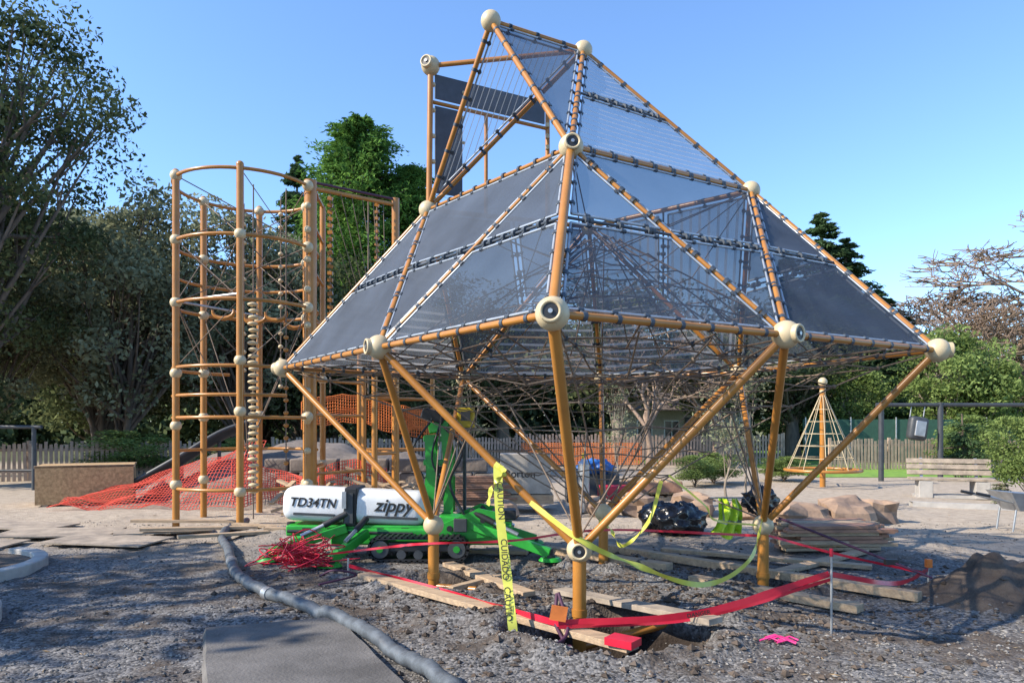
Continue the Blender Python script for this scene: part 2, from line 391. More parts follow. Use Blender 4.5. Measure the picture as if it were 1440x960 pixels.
def conifer(name,loc,H,R,base,key,nb=90,per=130,leaf=.12,bark='bark',droop=.25,power=.8):
    mb=MB(); mb.path([(0,0,0),(0.05,0,H*.5),(0,0,H)],[H*.018,H*.012,.02],bark,7)
    P=[];D=[]
    for i in range(nb):
        f=random.random()**.85; z=base+(H-base)*f; r=R*((1-f)**power)*random.uniform(.6,1.1)+.12
        a=random.random()*6.283; d=V((math.cos(a),math.sin(a),0))
        e=V((0,0,z))+d*r+V((0,0,-droop*r+.15*r)); mb.path([(0,0,z),e],[.03,.01],bark,4,False)
        t=np.random.random(per)**.7
        p=np.array([0,0,z])[None]+t[:,None]*(np.array(e)-np.array([0,0,z]))[None]
        w=r*.20*(1.1-t*.6)
        p+=np.random.normal(size=(per,3))*w[:,None]*[1,1,.45]
        P.append(p); D.append(np.tile(np.array([d.x,d.y,-.2]),(per,1)))
    return addtree(name,loc,mb,np.vstack(P),np.vstack(D)*.8,leaf,key,.3)
def bare_tree(name,loc,H,seed,tr=.35,spread=1.0,depth=6,key='bare',flat=0,rmin=.018):
    random.seed(seed); mb=MB()
    def rec(p,d,l,r,k):
        m=p+d*l*.5+V((random.gauss(0,.08),random.gauss(0,.08),0))*l; e=p+d*l+V((random.gauss(0,.08),random.gauss(0,.08),0))*l
        mb.path([p,m,e],[r,r*.85,r*.7],key,5 if k<3 else 3,False)
        if k>=depth: return
        for i in range(random.choice((2,3,3)) if k>0 else 5):
            nd=(d+V((random.gauss(0,.6),random.gauss(0,.6),random.gauss(.0,.3)-flat))*spread).normalized()
            if nd.z<-.1: nd.z*=-.3
            rec(e,nd,l*random.uniform(.65,.88),max(r*.62,rmin),k+1)
    rec(V((0,0,0)),V((0,0,1)),H*.22,tr,0)
    ob=mb.obj(name); ob.location=loc; return ob

broad('live_oak_tree',(-15.8,18.9,0),15.5,4.0,2.2,120,380,.085,'lf_oak',tr=.4,ntr=2,sig=.14)
s1=broad('live_oak_tree',(-12.6,4.0,0),7.6,2.9,2.6,30,120,.15,'lf_oak',tr=.35)
o1=broad('olive_tree',(-13.6,25,0),10.2,3.2,2.2,66,290,.10,'lf_olive',tr=.22,ntr=3,sig=.17)
dup(o1,'olive_tree',(-16.5,29,0),2,(1.1,1.05)); dup(o1,'olive_tree',(-10.6,27.5,0),3.7,(1.0,.98))
dup(o1,'olive_tree',(-20,26,0),5,(1.1,1.0)); dup(o1,'olive_tree',(-17.5,23,0),4,(.8,.8))
o2=broad('live_oak_tree',(-8.6,31,0),9.2,3.3,1.2,80,300,.11,'lf_oak',tr=.2,ntr=2,sig=.2)
dup(o2,'live_oak_tree',(-12.5,35,0),1.1,(1.15,1.1)); dup(o2,'live_oak_tree',(-4.0,33,0),4.1,(1.0,.9)); dup(o2,'live_oak_tree',(-20,34,0),3.1,(1.3,1.2))
dup(o2,'live_oak_tree',(-5,30,0),2.4,(.75,.72))
c1=conifer('redwood_tree',(-12.4,41,0),17.2,3.2,2,'lf_dark',nb=170,per=160,leaf=.14,power=.7)
p1=conifer('pine_tree',(-7.8,36,0),17.0,4.4,2.5,'lf_pine',nb=320,per=170,leaf=.14,droop=-.15,power=.42)
dup(p1,'pine_tree',(-5.2,37,0),2,(.85,.88)); dup(p1,'pine_tree',(-9.8,38,0),4,(.8,.80))
dup(c1,'redwood_tree',(-11.0,44,0),2,(.9,.93))
dup(c1,'redwood_tree',(19.6,45,0),1,(1.4,.88)); dup(c1,'redwood_tree',(21.6,46,0),3,(1.4,.80)); dup(c1,'redwood_tree',(17.0,44,0),5,(1.0,.72)); dup(c1,'redwood_tree',(24.2,47,0),2,(1.3,.62))
dup(c1,'redwood_tree',(26.2,48,0),1.3,(1.2,.55)); dup(c1,'redwood_tree',(13.0,40,0),2.5,(.9,.52))
l1=broad('pepper_tree',(21.6,34,0),6.2,2.3,1.0,60,300,.10,'lf_lime',bark='barkl',tr=.2,sig=.2)
dup(l1,'pepper_tree',(17.5,37,0),1.7,(.8,.72)); dup(l1,'pepper_tree',(26.4,37,0),2.7,(.8,.62))
bare_tree('bare_oak_tree',(33.6,50,0),19.5,5,tr=.55,spread=1.15,depth=8,flat=.10,rmin=.035)
bare_tree('bare_oak_tree',(29.6,46,0),13.0,11,tr=.25,spread=1.0,depth=7,rmin=.03)
bare_tree('bare_oak_tree',(34.0,44,0),13.0,12,tr=.25,spread=1.0,depth=7,rmin=.03)
bare_tree('bare_oak_tree',(5.2,27,0),7.0,21,tr=.14,spread=.8,depth=6)
bare_tree('bare_oak_tree',(8.3,29,0),7.2,24,tr=.14,spread=.8,depth=6)
random.seed(5)
d1=broad('live_oak_tree',(4.4,30,0),7.5,3.0,2.8,50,280,.11,'lf_oak',bark='barkl',tr=.40,sig=.2)
dup(d1,'live_oak_tree',(9.5,34,0),2.2,(1.1,.95)); dup(d1,'live_oak_tree',(-.5,35,0),1.2,(1.1,1.0)); dup(d1,'live_oak_tree',(15,38,0),4.2,(1.2,.9))
s=broad('shrub',(10.25,14,0),2.1,.62,.15,40,240,.035,'lf_lime',tr=.03,sig=.25)
dup(s,'shrub',(16.5,25.5,0),1,(2.0,.95)); dup(s,'shrub',(-8.7,22,0),1,(1.6,.6)); dup(s,'shrub',(-11.8,22,0),3,(1.9,.7)); dup(s,'shrub',(5.7,20,0),2,(1.0,.42)); dup(s,'shrub',(4.9,19,0),4,(.8,.4)); dup(s,'shrub',(8.0,21,0),5,(1.0,.35))
conifer('juniper_shrub',(13.6,21.5,0),2.0,.8,.1,'lf_dark',nb=50,per=100,leaf=.06)
for i,(x,y) in enumerate([(4.0,13.0),(4.35,13.2),(-1.2,20),(2.6,18)]):
    broad('young_tree',(x,y,0),2.9 if i<2 else 3.6,.5,1.0,14,50,.04,'lf_olive',bark='barkl',tr=.03,sig=.25)
def belt(name,x0,x1,rows,hf,key,size):
    P=[]
    for row,(y,n) in enumerate(rows):
        for i in range(n):
            x=random.uniform(x0,x1)
            h=(hf(x)+2.2*noise.noise(V((x*.13,row*5,0)))+1.2*noise.noise(V((x*.5,row,2))))*y/50*(1+.06*row)
            z=h*random.random()**.8
            c=np.array([x,y+random.uniform(-1.5,1.5),max(.3,z)])
            P.append(c+np.random.normal(size=(80,3))*[.8,.8,.5])
    addtree(name,(0,0,0),MB(),np.vstack(P),None,size,key,.7)
belt('distant_trees',-62,26,[(50,900),(58,650)],lambda x:8.0 if x<-6 else 6.4,'lf_far',.26)
belt('distant_bare_woods',26,64,[(54,380),(60,300)],lambda x:5.6,'lf_dry',.2)

# ------------------------------------------------------------ fences / background structures
def fence(name,a,b,h,gap=.135,key='fence'):
    mb=MB(); a=V(a);b=V(b); Ln=(b-a).length; d=(b-a)/Ln; ang=math.atan2(d.y,d.x); R=Matrix.Rotation(ang,3,'Z')
    n=int(Ln/gap)
    for i in range(n):
        p=a+d*(i*gap); hh=h*random.uniform(.93,1.03)
        mb.box((p.x,p.y,hh/2),(.085,.02,hh),key,Matrix.Rotation(random.gauss(0,.02),3,'Y')@R)
    nrm=V((-d.y,d.x,0))
    for z in(.25*h,.8*h): mb.beam(a+nrm*.04+V((0,0,z)),b+nrm*.04+V((0,0,z)),.04,.08,key)
    k=int(Ln/2.2)
    for i in range(k+1):
        p=a+d*(i*Ln/k)+nrm*.11; mb.box((p.x,p.y,h*.52),(.09,.09,h*1.04),key)
    mb.obj(name)
fence('picket_fence',(-19,19.5,0),(-9.6,22.5,0),1.15)
fence('picket_fence',(-8.4,25,0),(.2,29,0),1.2)
fence('picket_fence',(.2,29,0),(11.5,30,0),1.3)
fence('picket_fence',(11.9,26.5,0),(26,28,0),1.15)
mb=MB()
for x0,x1,y in((.4,5.2,28.6),):
    n=70
    for i in range(n+1): mb.tube((x0+(x1-x0)*i/n,y,.1),(x0+(x1-x0)*i/n,y,.95),.014,'orangenet',seg=3)
    for j in range(12): mb.tube((x0,y,.1+.077*j),(x1,y,.1+.077*j),.014,'orangenet',seg=3)
mb.obj('safety_net_fence')
mb=MB()
mb.add([(5.5,30.6,.02),(40,30,.02),(40,47,.02),(5.5,47,.02)],[[0,1,2,3]],'lawn')
mb.add([(9.6,22.5,.012),(16,22.5,.012),(16,30,.012),(9.6,30,.012)],[[0,1,2,3]],'lawn'); mb.obj('lawn')
mb=MB(); mb.box((20,33,1.0),(13,.05,1.9),'screen')
for i in range(7): mb.tube((13.6+i*2.1,32.95,0),(13.6+i*2.1,32.95,2.05),.035,'steel')
mb.obj('screened_fence')
R=root('park_building',(9.2,39,0)); mb=MB()
mb.box((9.2,39,1.25),(6.5,4,2.5),'stucco')
for x in(6.9,8.3,10.6,11.8): mb.box((x,36.99,1.5),(.8,.06,.9),'white'); mb.box((x,36.95,1.5),(.68,.05,.78),'glass'); mb.box((x,36.92,1.5),(.04,.03,.78),'white')
mb.box((9.45,36.98,1.05),(.95,.06,2.1),'dgrey'); mb.obj('walls',R)
mb=MB(); mb.add([(5.6,36.5,2.5),(12.8,36.5,2.5),(12.8,41.5,2.5),(5.6,41.5,2.5),(6.6,39,3.7),(11.8,39,3.7)],[[0,1,5,4],[1,2,5],[2,3,4,5],[3,0,4],[3,2,1,0]],'roof'); mb.obj('roof',R)

# ------------------------------------------------------------ MAIN STRUCTURE
ST=root('climbing_net_structure',(.7,7.2,0))
A=V((-2.74,8.5,2.3));B=V((-1.17,6.25,2.3));C=V((.25,4.4,2.3));D=V((2.08,5.4,2.3));E=V((3.89,6.5,2.3));F=V((2.9,9.1,2.3));G=V((1.3,10.4,2.3));H=V((-.7,10.2,2.3))
ring=[A,B,C,D,E,F,G,H]
b1=V((.55,5.8,.6));b2=V((-.80,7.25,.6));b3=V((2.56,7.25,.6));b4=V((1.07,8.33,.6))
N1=V((.506,6.1,4.0));N2=V((2.65,7.9,4.22));N3=V((-.97,8.2,4.1));N4=V((1.0,9.25,4.2))
T1=V((-.22,7.4,5.82));T2=V((.80,8.0,5.83));T3=V((-.95,8.3,5.81))
cen=V((.7,7.2,2.3))
mb=MB()
def beams(lst,r,k='orange'):
    for a,b in lst: mb.tube(a,b,r,k,seg=14)
beams([(ring[i],ring[(i+1)%8]) for i in range(8)],.026)
beams([(b1,C)],.040); beams([(b2,A),(b2,B),(b2,H),(b1,B),(b1,D),(b3,D),(b3,E),(b3,F),(b4,G),(b4,F),(b4,H)],.034)
beams([(C,N1)],.036); beams([(A,N3),(B,N3),(D,N2),(E,N2),(N1,N2),(N2,T2),(N1,T1),(N1,T2),(T1,T2),(T1,N3),(N3,T2),(T3,T2),(N2,F),(N4,G),(N4,F),(N4,H),(H,N3),(N2,N4),(N3,N4)],.028)
beams([(B,N1),(D,N1),(N3,N1)],.018)
beams([(T3,N3+V((0,.1,0)))],.034)
for p,z in((b1,-.5),(b2,-.3),(b3,-.3),(b4,-.2)):
    mb.tube(p,(p.x,p.y,z),.056,'orange',seg=20)
mb.tube((b1.x-.02,b1.y-.0,-.2),(1.3,6.0,-.06),.035,'orange'); mb.tube((b2.x,b2.y,-.02),(-.35,7.0,.0),.03,'orange')
for p in(b1,b2,b3): mb.tube((p.x,p.y,.06),(p.x,p.y,.12),.064,'orange',seg=20)
mb.obj('frame_tubes',ST)
mb=MB()
def node(p,r=.112,open_=True,dirv=None):
    mb.ball(p,r,'cream',24,16)
    if open_:
        d=dirv if dirv is not None else (p-cen); d=V((d.x,d.y,d.z*.3)).normalized()
        mb.tube(p,p+d*(r*1.03),r*.66,'cream',seg=24); mb.ring(p+d*r*1.03,d,r*.56,r*.11,'cream',24,8)
        mb.tube(p+d*(r*.9),p+d*(r*1.045),r*.45,'black',seg=20); mb.tube(p+d*(r*.9),p+d*(r*1.15),r*.14,'steel',seg=8)
for p in ring: node(p,.108)
for p in(N1,): node(p,.108,dirv=V((.05,-1,.2)))
for p in(T1,T2,N2,N3,N4): node(p,.105,False)
node(T3,.11,dirv=V((-.35,-.9,.2)))
for p in(b1,b2,b3,b4): node(p,.105,p is b1,dirv=V((-.1,-1,0)))
mb.obj('ball_nodes',ST)
pm=MB(); em=MB()
def inset(P,d):
    n=(P[1]-P[0]).cross(P[-1]-P[0]).normalized(); o=[];m=len(P)
    for i in range(m):
        e0=(P[i]-P[i-1]).normalized(); e1=(P[(i+1)%m]-P[i]).normalized(); m0=n.cross(e0);m1=n.cross(e1)
        o.append(P[i]+(m0+m1)*(d/(1+m0.dot(m1))))
    return o
def sheet(P,k,base,d=.06,clamps=True):
    Q=inset(P,d); n=(P[1]-P[0]).cross(P[-1]-P[0]).normalized(); x=base; y=n.cross(x)
    def uvw(p): return (p.dot(x),p.dot(y))
    c=sum(Q,V())/len(Q); sag=-.02
    N=6; m=len(Q)
    for i in range(m):
        a=Q[i];b=Q[(i+1)%m]; vs=[];idx={}
        for r in range(N+1):
            for q in range(r+1):
                t=r/N; p=c.lerp(a.lerp(b,q/r if r else 0),t); s_=(1-t*t); idx[(r,q)]=len(vs); vs.append(p+n*sag*s_)
        fs=[]
        for r in range(N):
            for q in range(r+1):
                fs.append([idx[(r,q)],idx[(r+1,q)],idx[(r+1,q+1)]])
                if q<r: fs.append([idx[(r,q)],idx[(r+1,q+1)],idx[(r,q+1)]])
        pm.add(vs,fs,k,True,[uvw(p) for p in vs])
        em.tube(a,b,.011,'alu',seg=6)
        if clamps:
            Ln=(b-a).length; kk=max(1,int(Ln/.26)); e=(b-a).normalized(); o=-(n.cross(e)).normalized()
            for j in range(kk):
                p=a.lerp(b,(j+.5)/kk)
                em.tube(p-o*.02,p+o*(d-.004),.013,'clamp',seg=6)
                em.tube(p-e*.022,p+e*.022,.017,'clamp',seg=6)
                em.tube(p+o*d-e*.016,p+o*d+e*.016,.033 if d>.05 else .02,'clamp',seg=8)
def tri(a,b,c,k1,k2=None,split=True,d=.062):
    base=(b-a).normalized()
    if split:
        ma=a.lerp(c,.5); mb_=b.lerp(c,.5)
        sheet([a,b,mb_,ma],k1,base,d); sheet([ma,mb_,c],k2 or k1,base,d)
        em.tube(ma,mb_,.012,'clamp',seg=6)
    else: sheet([a,b,c],k1,base,d)
tri(A,B,N3,'fabL'); tri(N1,N3,B,'fabL',split=True); tri(B,C,N1,'fabM','fabL'); tri(C,D,N1,'fabM')
tri(N2,N1,D,'fabM','fabM'); tri(D,E,N2,'fabM','fabL'); tri(N1,N2,T2,'fabR'); tri(T1,N1,T2,'fabM',split=False)
tri(T1,N3,T2,'fabT',split=False)
tri(H,A,N3,'fabU');tri(E,F,N2,'fabM');tri(F,G,N4,'fabU');tri(G,H,N4,'fabU');tri(F,N2,N4,'fabU');tri(H,N3,N4,'fabM')
pm.obj('shade_panels',ST); em.obj('panel_clamps',ST)
mb=MB(); w0=V((-.95,8.34,0)); w1=V((.455,9.1,0)); wd=(w1-w0).normalized()
def wq(s0,s1,z0,z1,k='wall'):
    a=w0+wd*s0;b=w0+wd*s1
    mb.beam(a+V((0,0,(z0+z1)/2)),b+V((0,0,(z0+z1)/2)),.02,z1-z0,k)
wq(.05,1.55,5.46,5.74); wq(.05,.40,4.35,5.37)
mb.tube(w0+V((0,0,5.41)),w1+V((0,0,5.41)),.022,'orange'); mb.tube(w1+V((0,0,4.2)),w1+V((0,0,5.75)),.03,'orange')
q=w0+wd*.72; mb.tube(q+V((0,0,4.2)),q+V((0,0,5.41)),.024,'orange')
for i in range(7): mb.box(w1+wd*.0+V((0,-.03,4.6+i*.14)),(.05,.05,.05),'cream')
for z in(4.7,5.0,5.3,5.6): mb.ball(w0+V((.03,-.02,z)),.028,'cream',8,6); mb.ball(w0+wd*.42+V((0,-.02,z)),.02,'cream',8,6)
mb.obj('wall_panels',ST)
mb=MB(); rr=.0078
random.seed(3)
def rope(a,b,r=rr,sag=.0):
    a=V(a);b=V(b); mb.tube(a,b,r,'rope',seg=5,caps=False)
nseg=24
per=[]
for i in range(8):
    for t in(0,1/3,2/3): per.append(ring[i].lerp(ring[(i+1)%8],t))
def layer(zc,zo,scale0,levels,pw,cz):
    prev=None; out=[]
    for l in range(levels+1):
        t=l/levels; sc=scale0*(1-t*.9); z=zo+(zc-zo)*(t**pw)
        pts=[V((cz.x+(p.x-cz.x)*sc,cz.y+(p.y-cz.y)*sc,z+random.gauss(0,.02))) for p in per]
        for i in range(nseg):
            if l>0: rope(pts[i],pts[(i+1)%nseg],rr*.9)
        if prev:
            for i in range(nseg):
                if l<3 or i%2==0: rope(prev[i],pts[i])
        prev=pts; out.append(pts)
    return out
cz=V((.95,7.3,0))
La=layer(.85,2.24,.96,7,1.35,cz)
Lb=layer(2.05,2.28,.98,6,1,cz)
Lc=layer(3.5,2.5,.62,5,1,cz)
for i in range(0,24):
    if i%2==0: rope(La[2][i],Lb[3][i],rr*.8); rope(Lb[2][i],Lc[1][i],rr*.8)
    rope(La[3][i],Lb[5][(i+2)%24],rr*.7)
for i in range(0,24,2):
    for l in(1,2,3): mb.ball(La[l][i],.022,'rope',8,6); mb.ball(Lb[l][i],.022,'clamp',8,6)
for b in(b1,b2,b3,b4):
    for j in range(3):
        k=min(range(24),key=lambda i:(La[4][i]-b).length); rope(b+V((0,0,.1)),La[3+j%2][(k+j*2-2)%24])
for N_ in(N1,N2,N3,N4): 
    for j in range(4): rope(N_,Lc[3][random.randint(0,23)],.006)
mb.obj('rope_net',ST)

# ------------------------------------------------------------ LEFT TOWER
TW=root('climbing_tower',(-4.45,12.1,0)); mb=MB(); bl=MB(); rp=MB()
cx,cy,Rr=-4.5,12.1,1.15
angs=[222,285,345,50,100,150]
posts=[]
for a in angs:
    a=math.radians(a); posts.append(V((cx+Rr*math.cos(a),cy+Rr*math.sin(a),0)))
for i,p in enumerate(posts):
    if i==2: continue
    mb.tube((p.x,p.y,-.05),(p.x,p.y,5.65),.056,'orange',seg=14); mb.ball((p.x,p.y,5.65),.06,'orange',12,8)
for z in(5.6,4.58,3.58): mb.ring((cx,cy,z),(0,0,1),Rr,.029,'orange',48)
for z,a0,a1 in((4.1,.2,3.4),(2.55,2.2,6.6),(2.1,3.6,5.6),(1.75,3.0,6.6),(1.2,.4,3.2),(.62,3.3,6.4)): mb.ring((cx,cy,z),(0,0,1),Rr,.027,'orange',30,8,a0,a1)
for i,p in enumerate(posts):
    for z in(5.6,4.58,3.58,2.55,1.75,.62):
        if (i*7+int(z*3))%6!=5: bl.ball((p.x,p.y,z+ (0 if z>3 else random.uniform(-.1,.1))),.092,'cream',14,10)
bl.ball((posts[0].x,posts[0].y,1.62),.088,'cream',14,10)
q=[V((-3.4,12.0,5.75)),V((-2.17,13.25,5.85)),V((-3.62,13.6,5.8)),V((-3.05,14.2,3.2)),V((-2.3,11.9,3.1)),V((-2.75,13.2,2.6)),V((-1.6,14.3,2.6)),V((-2.0,12.3,2.2))]
rad=[.105,.07,.055,.045,.05,.045,.045,.04]
for p,r in zip(q,rad): mb.tube((p.x,p.y,-.05),p,r,'orange',seg=16)
mb.tube(q[0]-V((0,0,.12)),q[1]-V((0,0,.12)),.035,'orange'); mb.tube(q[0]-V((0,0,.02)),q[1]-V((0,0,.02)),.022,'purple'); mb.tube(q[0]-V((0,0,.05)),q[2],.03,'orange')
for z in(5.1,4.3,3.5,2.5,1.9,.9):
    mb.tube((q[0].x,q[0].y,z),(q[2].x,q[2].y,z),.03,'orange')
    if z<3.6:
        mb.tube((q[0].x,q[0].y,z-.1),(q[5].x,q[5].y,z-.1) if z<2.6 else (q[3].x,q[3].y,z-.3),.028,'orange')
        bl.ball((q[2].x,q[2].y,z),.09,'cream',12,8)
for z in(2.15,1.15): 
    for a,b in((5,6),(5,7),(3,6),(4,7)): mb.tube((q[a].x,q[a].y,z),(q[b].x,q[b].y,z),.028,'orange')
for z in(5.3,4.9,4.4,3.9,3.3,2.8,2.2,1.7,1.2): bl.ball((q[0].x-.02,q[0].y-.1,z),.06,'cream',10,8)
p=V((-4.22,11.6,0))
rp.tube((p.x,p.y,.1),(p.x,p.y,5.55),.012,'rope',seg=5)
for i in range(30): bl.ball((p.x+.01*math.sin(i*2.1),p.y,.55+i*.105),.085,'cream',14,8,(1,1,.42))
# second knotted strands
for sx,sy,z0,z1,nb in((-4.0,12.3,2.3,5.5,14),(-3.75,11.8,1.0,3.5,12),(-4.75,12.6,2.6,5.5,9)):
    rp.tube((sx,sy,z0),(sx,sy,5.55),.012,'rope',seg=5)
    for i in range(nb): bl.ball((sx,sy,z0+(z1-z0)*i/nb),.045,'cream' if sx!=-3.75 else 'orange',10,7,(1,1,.8))
for x,y,z,s_ in((-4.75,11.7,3.5,1),(-4.3,11.9,3.45,-1),(-3.95,11.9,3.5,1),(-3.7,12.1,3.4,-1)):
    pts=[V((x+.18*s_*math.cos(t),y,z+.12*math.sin(t))) for t in np.linspace(0.3,-3.3,9)]; mb.path(pts,[.02,.03,.035,.04,.04,.035,.03,.025,.02],'orange',8)
rp.tube((posts[0].x,posts[0].y,3.6),(posts[4].x,posts[4].y,3.66),.02,'steel'); rp.tube((posts[0].x,posts[0].y,3.6),(posts[1].x,posts[1].y,3.66),.022,'steel')
for i in range(6):
    a=posts[i];b=posts[(i+2)%6];c_=posts[(i+1)%6]
    rp.tube((a.x,a.y,5.6),(b.x,b.y,4.58),.009,'rope',seg=4); rp.tube((a.x,a.y,3.58),(b.x,b.y,4.58),.009,'rope',seg=4)
    rp.tube((a.x,a.y,3.58),(cx,cy,1.2),.009,'rope',seg=4); rp.tube((a.x,a.y,4.58),(c_.x,c_.y,3.58),.009,'rope',seg=4)
    rp.tube((a.x,a.y,2.55),(c_.x,c_.y,3.58),.009,'rope',seg=4)
for i in range(18):
    z=3.6+i*.12; mb.box((-3.22,12.6,z),(.09,.05,.06),'orange',Matrix.Rotation(random.uniform(-.4,.4),3,'Y')); mb.box((-2.48,13.05,z+.02),(.08,.05,.05),'orange',Matrix.Rotation(random.uniform(-.4,.4),3,'Y'))
for x,y in((-3.22,12.6),(-2.48,13.05),(-2.62,12.96)): rp.tube((x,y,2.2),(x,y,5.7),.014,'rope',seg=5)
for i in range(7): rp.tube((-3.3+.2*i*.8,12.1+.14*i,5.65),(-2.9+.1*i,12.9,4.1),.006,'rope',seg=4)
mb.obj('tower_frame',TW); bl.obj('tower_balls',TW); rp.obj('tower_ropes',TW)
mb=MB()
for i in range(26):
    x=-4.1+random.uniform(0,2.6);y=11.6+random.uniform(0,2.0);a=random.uniform(0,3.1)
    mb.beam((x,y,random.uniform(.1,.7)),(x+1.1*math.cos(a),y+.6*math.sin(a),random.uniform(.1,.9)),.09,.04,'wood')
mb.obj('scaffold_boards')

mb=MB(); n1,n2=60,30
def moundz(x,y): 
    q=((x+4.9)/4.0)**2+((y-17.5)/2.9)**2
    return 1.15*max(0,1-q)**.7*(1+.3*noise.noise(V((x,y,0))))+.05*noise.noise(V((x*3,y*3,0)))-.02
vs=[]
for j in range(n2+1):
    for i in range(n1+1):
        x=-9+8.2*i/n1;y=14.4+6.2*j/n2; vs.append((x,y,moundz(x,y)))
fs=[[j*(n1+1)+i,j*(n1+1)+i+1,(j+1)*(n1+1)+i+1,(j+1)*(n1+1)+i] for j in range(n2) for i in range(n1)]
mb.add(vs,fs,'mound',True); mb.obj('play_mound')
mb=MB()
c=smooth([(-9.0,15.6,.1),(-8.2,15.4,.25),(-7.2,15.5,.8),(-6.4,15.8,1.35),(-5.8,16,1.6)],8)
for off in(-.32,.32): mb.path([p+V((0,off,.12)) for p in c],.05,'dgrey',8)
vs=[];m=len(c)
for p in c:
    for t in np.linspace(-1,1,7): vs.append(p+V((0,.32*t,-.14*(1-t*t)+.1)))
mb.add(vs,[[i*7+j,i*7+j+1,(i+1)*7+j+1,(i+1)*7+j] for i in range(m-1) for j in range(6)],'dgrey',True)
for p in c[16::7]: mb.tube((p.x,p.y,0),(p.x,p.y,p.z),.04,'dgrey')
mb.obj('slide')
def netsheet(name,fn,nu,nv,r,key):
    mb=MB()
    for i in range(nu+1): mb.path([fn(i/nu,j/8) for j in range(9)],r,key,3,False)
    for j in range(nv+1): mb.path([fn(i/16,j/nv) for i in range(17)],r,key,3,False)
    return mb.obj(name)
def f1(u,v):
    x=-8.9+3.6*u+.15*v; y=13.6+1.3*v; return V((x,y,.06+v*(.15+1.1*u)+.14*noise.noise(V((u*6,v*4,0)))))
netsheet('red_safety_netting',f1,52,20,.0075,'rednet')
def f2(u,v): x=-4.2+2.5*u;return V((x,14.2+.4*u,1.55+.55*v+.08*noise.noise(V((u*7,v*3,0)))+.15*math.sin(u*5)))
netsheet('orange_safety_netting',f2,50,12,.010,'orangenet')
def f3(u,v): x=-2.2+1.3*u;return V((x,13.6,1.6+.42*v+.1*noise.noise(V((u*5,v*3,4)))-.3*u))
netsheet('orange_safety_netting',f3,30,9,.010,'orangenet')
def f4(u,v): x=-5.4+3.0*u;return V((x,13.7+.3*math.sin(u*6),.12+.85*v*(1-.35*math.sin(u*4)**2)+.12*noise.noise(V((u*8,v*3,9)))))
netsheet('red_safety_netting',f4,60,16,.008,'rednet')
mb=MB()
for i in range(9):
    for j in range(3): mb.box((-4.9+i*.52+.2*(j%2),14.9+random.uniform(-.04,.04),.2+.3*j),(.48,.3,.28),'mound',bev=.04)
mb.obj('retaining_wall')

mb=MB(); mb.box((-9.0,15.1,.42),(1.75,1.1,.78),'osb',Matrix.Rotation(.45,3,'Z'))
for dx in(-.7,0,.7): mb.box((-9.0+dx*.9,15.1+dx*.43,.02),(.1,1.1,.1),'wood',Matrix.Rotation(.45,3,'Z'))
for s_ in(-1,1): mb.box(V((-9.0,15.1,.79))+Matrix.Rotation(.45,3,'Z')@V((0,s_*.5,0)),(1.79,.1,.05),'wood',Matrix.Rotation(.45,3,'Z'))
mb.obj('plywood_crate')
mb=MB(); mb.tube((-12.1,18,0),(-12.1,18,1.62),.055,'dgrey'); mb.tube((-15.5,18,0),(-15.5,18,1.62),.055,'dgrey'); mb.tube((-15.7,18,1.6),(-11.9,18,1.6),.05,'dgrey'); mb.tube((-15.5,18,.5),(-12.1,18,.5),.03,'dgrey'); mb.obj('pipe_frame')
mb=MB()
for x,y,w,d,a in((-6.6,10.4,1.5,.9,.2),(-5.5,9.7,1.4,.8,-.1),(-7.3,9.3,1.4,.9,.05),(-5.2,10.6,1.3,.6,.5),(-7.8,11.2,1.6,.8,-.2)):
    mb.box((x,y,.06),(w,d,.02),'woodg',Matrix.Rotation(a,3,'Z')@Matrix.Rotation(.02,3,'Y'))
for x,y,l,a in((-4.6,10.5,1.6,.3),(-3.6,10.7,1.3,-.2),(-4.0,9.9,1.2,.6),(-3.1,10.4,1.0,.1),(-5.2,11.3,1.6,.1)):
    d=V((math.cos(a),math.sin(a),0))*l/2; mb.beam(V((x,y,.12))-d,V((x,y,.09))+d,.13,.04,'wood')
mb.obj('plywood_sheets')

def curb(name,c,r,a0,a1):
    mb=MB(); n=30; vs=[]
    for i in range(n+1):
        a=a0+(a1-a0)*i/n; d=V((math.cos(a),math.sin(a),0))
        for rr_,z in((r,-.05),(r,.10),(r-.012,.112),(r-.138,.112),(r-.15,.10),(r-.15,-.05)): vs.append(V(c)+d*rr_+V((0,0,z)))
    mb.add(vs,[[i*6+j,i*6+j+1,(i+1)*6+j+1,(i+1)*6+j] for i in range(n) for j in range(5)],'conc')
    mb.obj(name)
    mb=MB(); mb.add([V(c)+V((0,0,.05))]+[V(c)+V((math.cos(t),math.sin(t),.05/(r-.15)))*(r-.15) for t in np.linspace(0,2*math.pi,40)],[[0,i,i+1] for i in range(1,40)],'dirt'); mb.obj('planting_bed')
curb('curb',(-6.45,7.7,0),1.2,-1.6,1.3)
curb('curb',(-5.4,5.3,0),1.3,-1.2,1.0)
mb=MB(); n=40; vs=[]
for j in range(n+1):
    for i in range(n+1):
        u=i/n;v=j/n
        a=V((-1.1,2.5,0)).lerp(V((.3,2.5,0)),u); b=V((-2.4,5.5,0)).lerp(V((-1.45,5.9,0)),u); p=a.lerp(b,v)
        e=min(u,1-u,1-v)*n
        vs.append((p.x+.03*noise.noise(V((v*9,u,0))),p.y+.03*noise.noise(V((u*9,v,5))),.062+.012*noise.noise(V((p.x*1.5,p.y*1.5,9)))-(.07 if e<.5 else 0)))
mb.add(vs,[[j*(n+1)+i,j*(n+1)+i+1,(j+1)*(n+1)+i+1,(j+1)*(n+1)+i] for j in range(n) for i in range(n)],'slab'); mb.obj('concrete_slab')

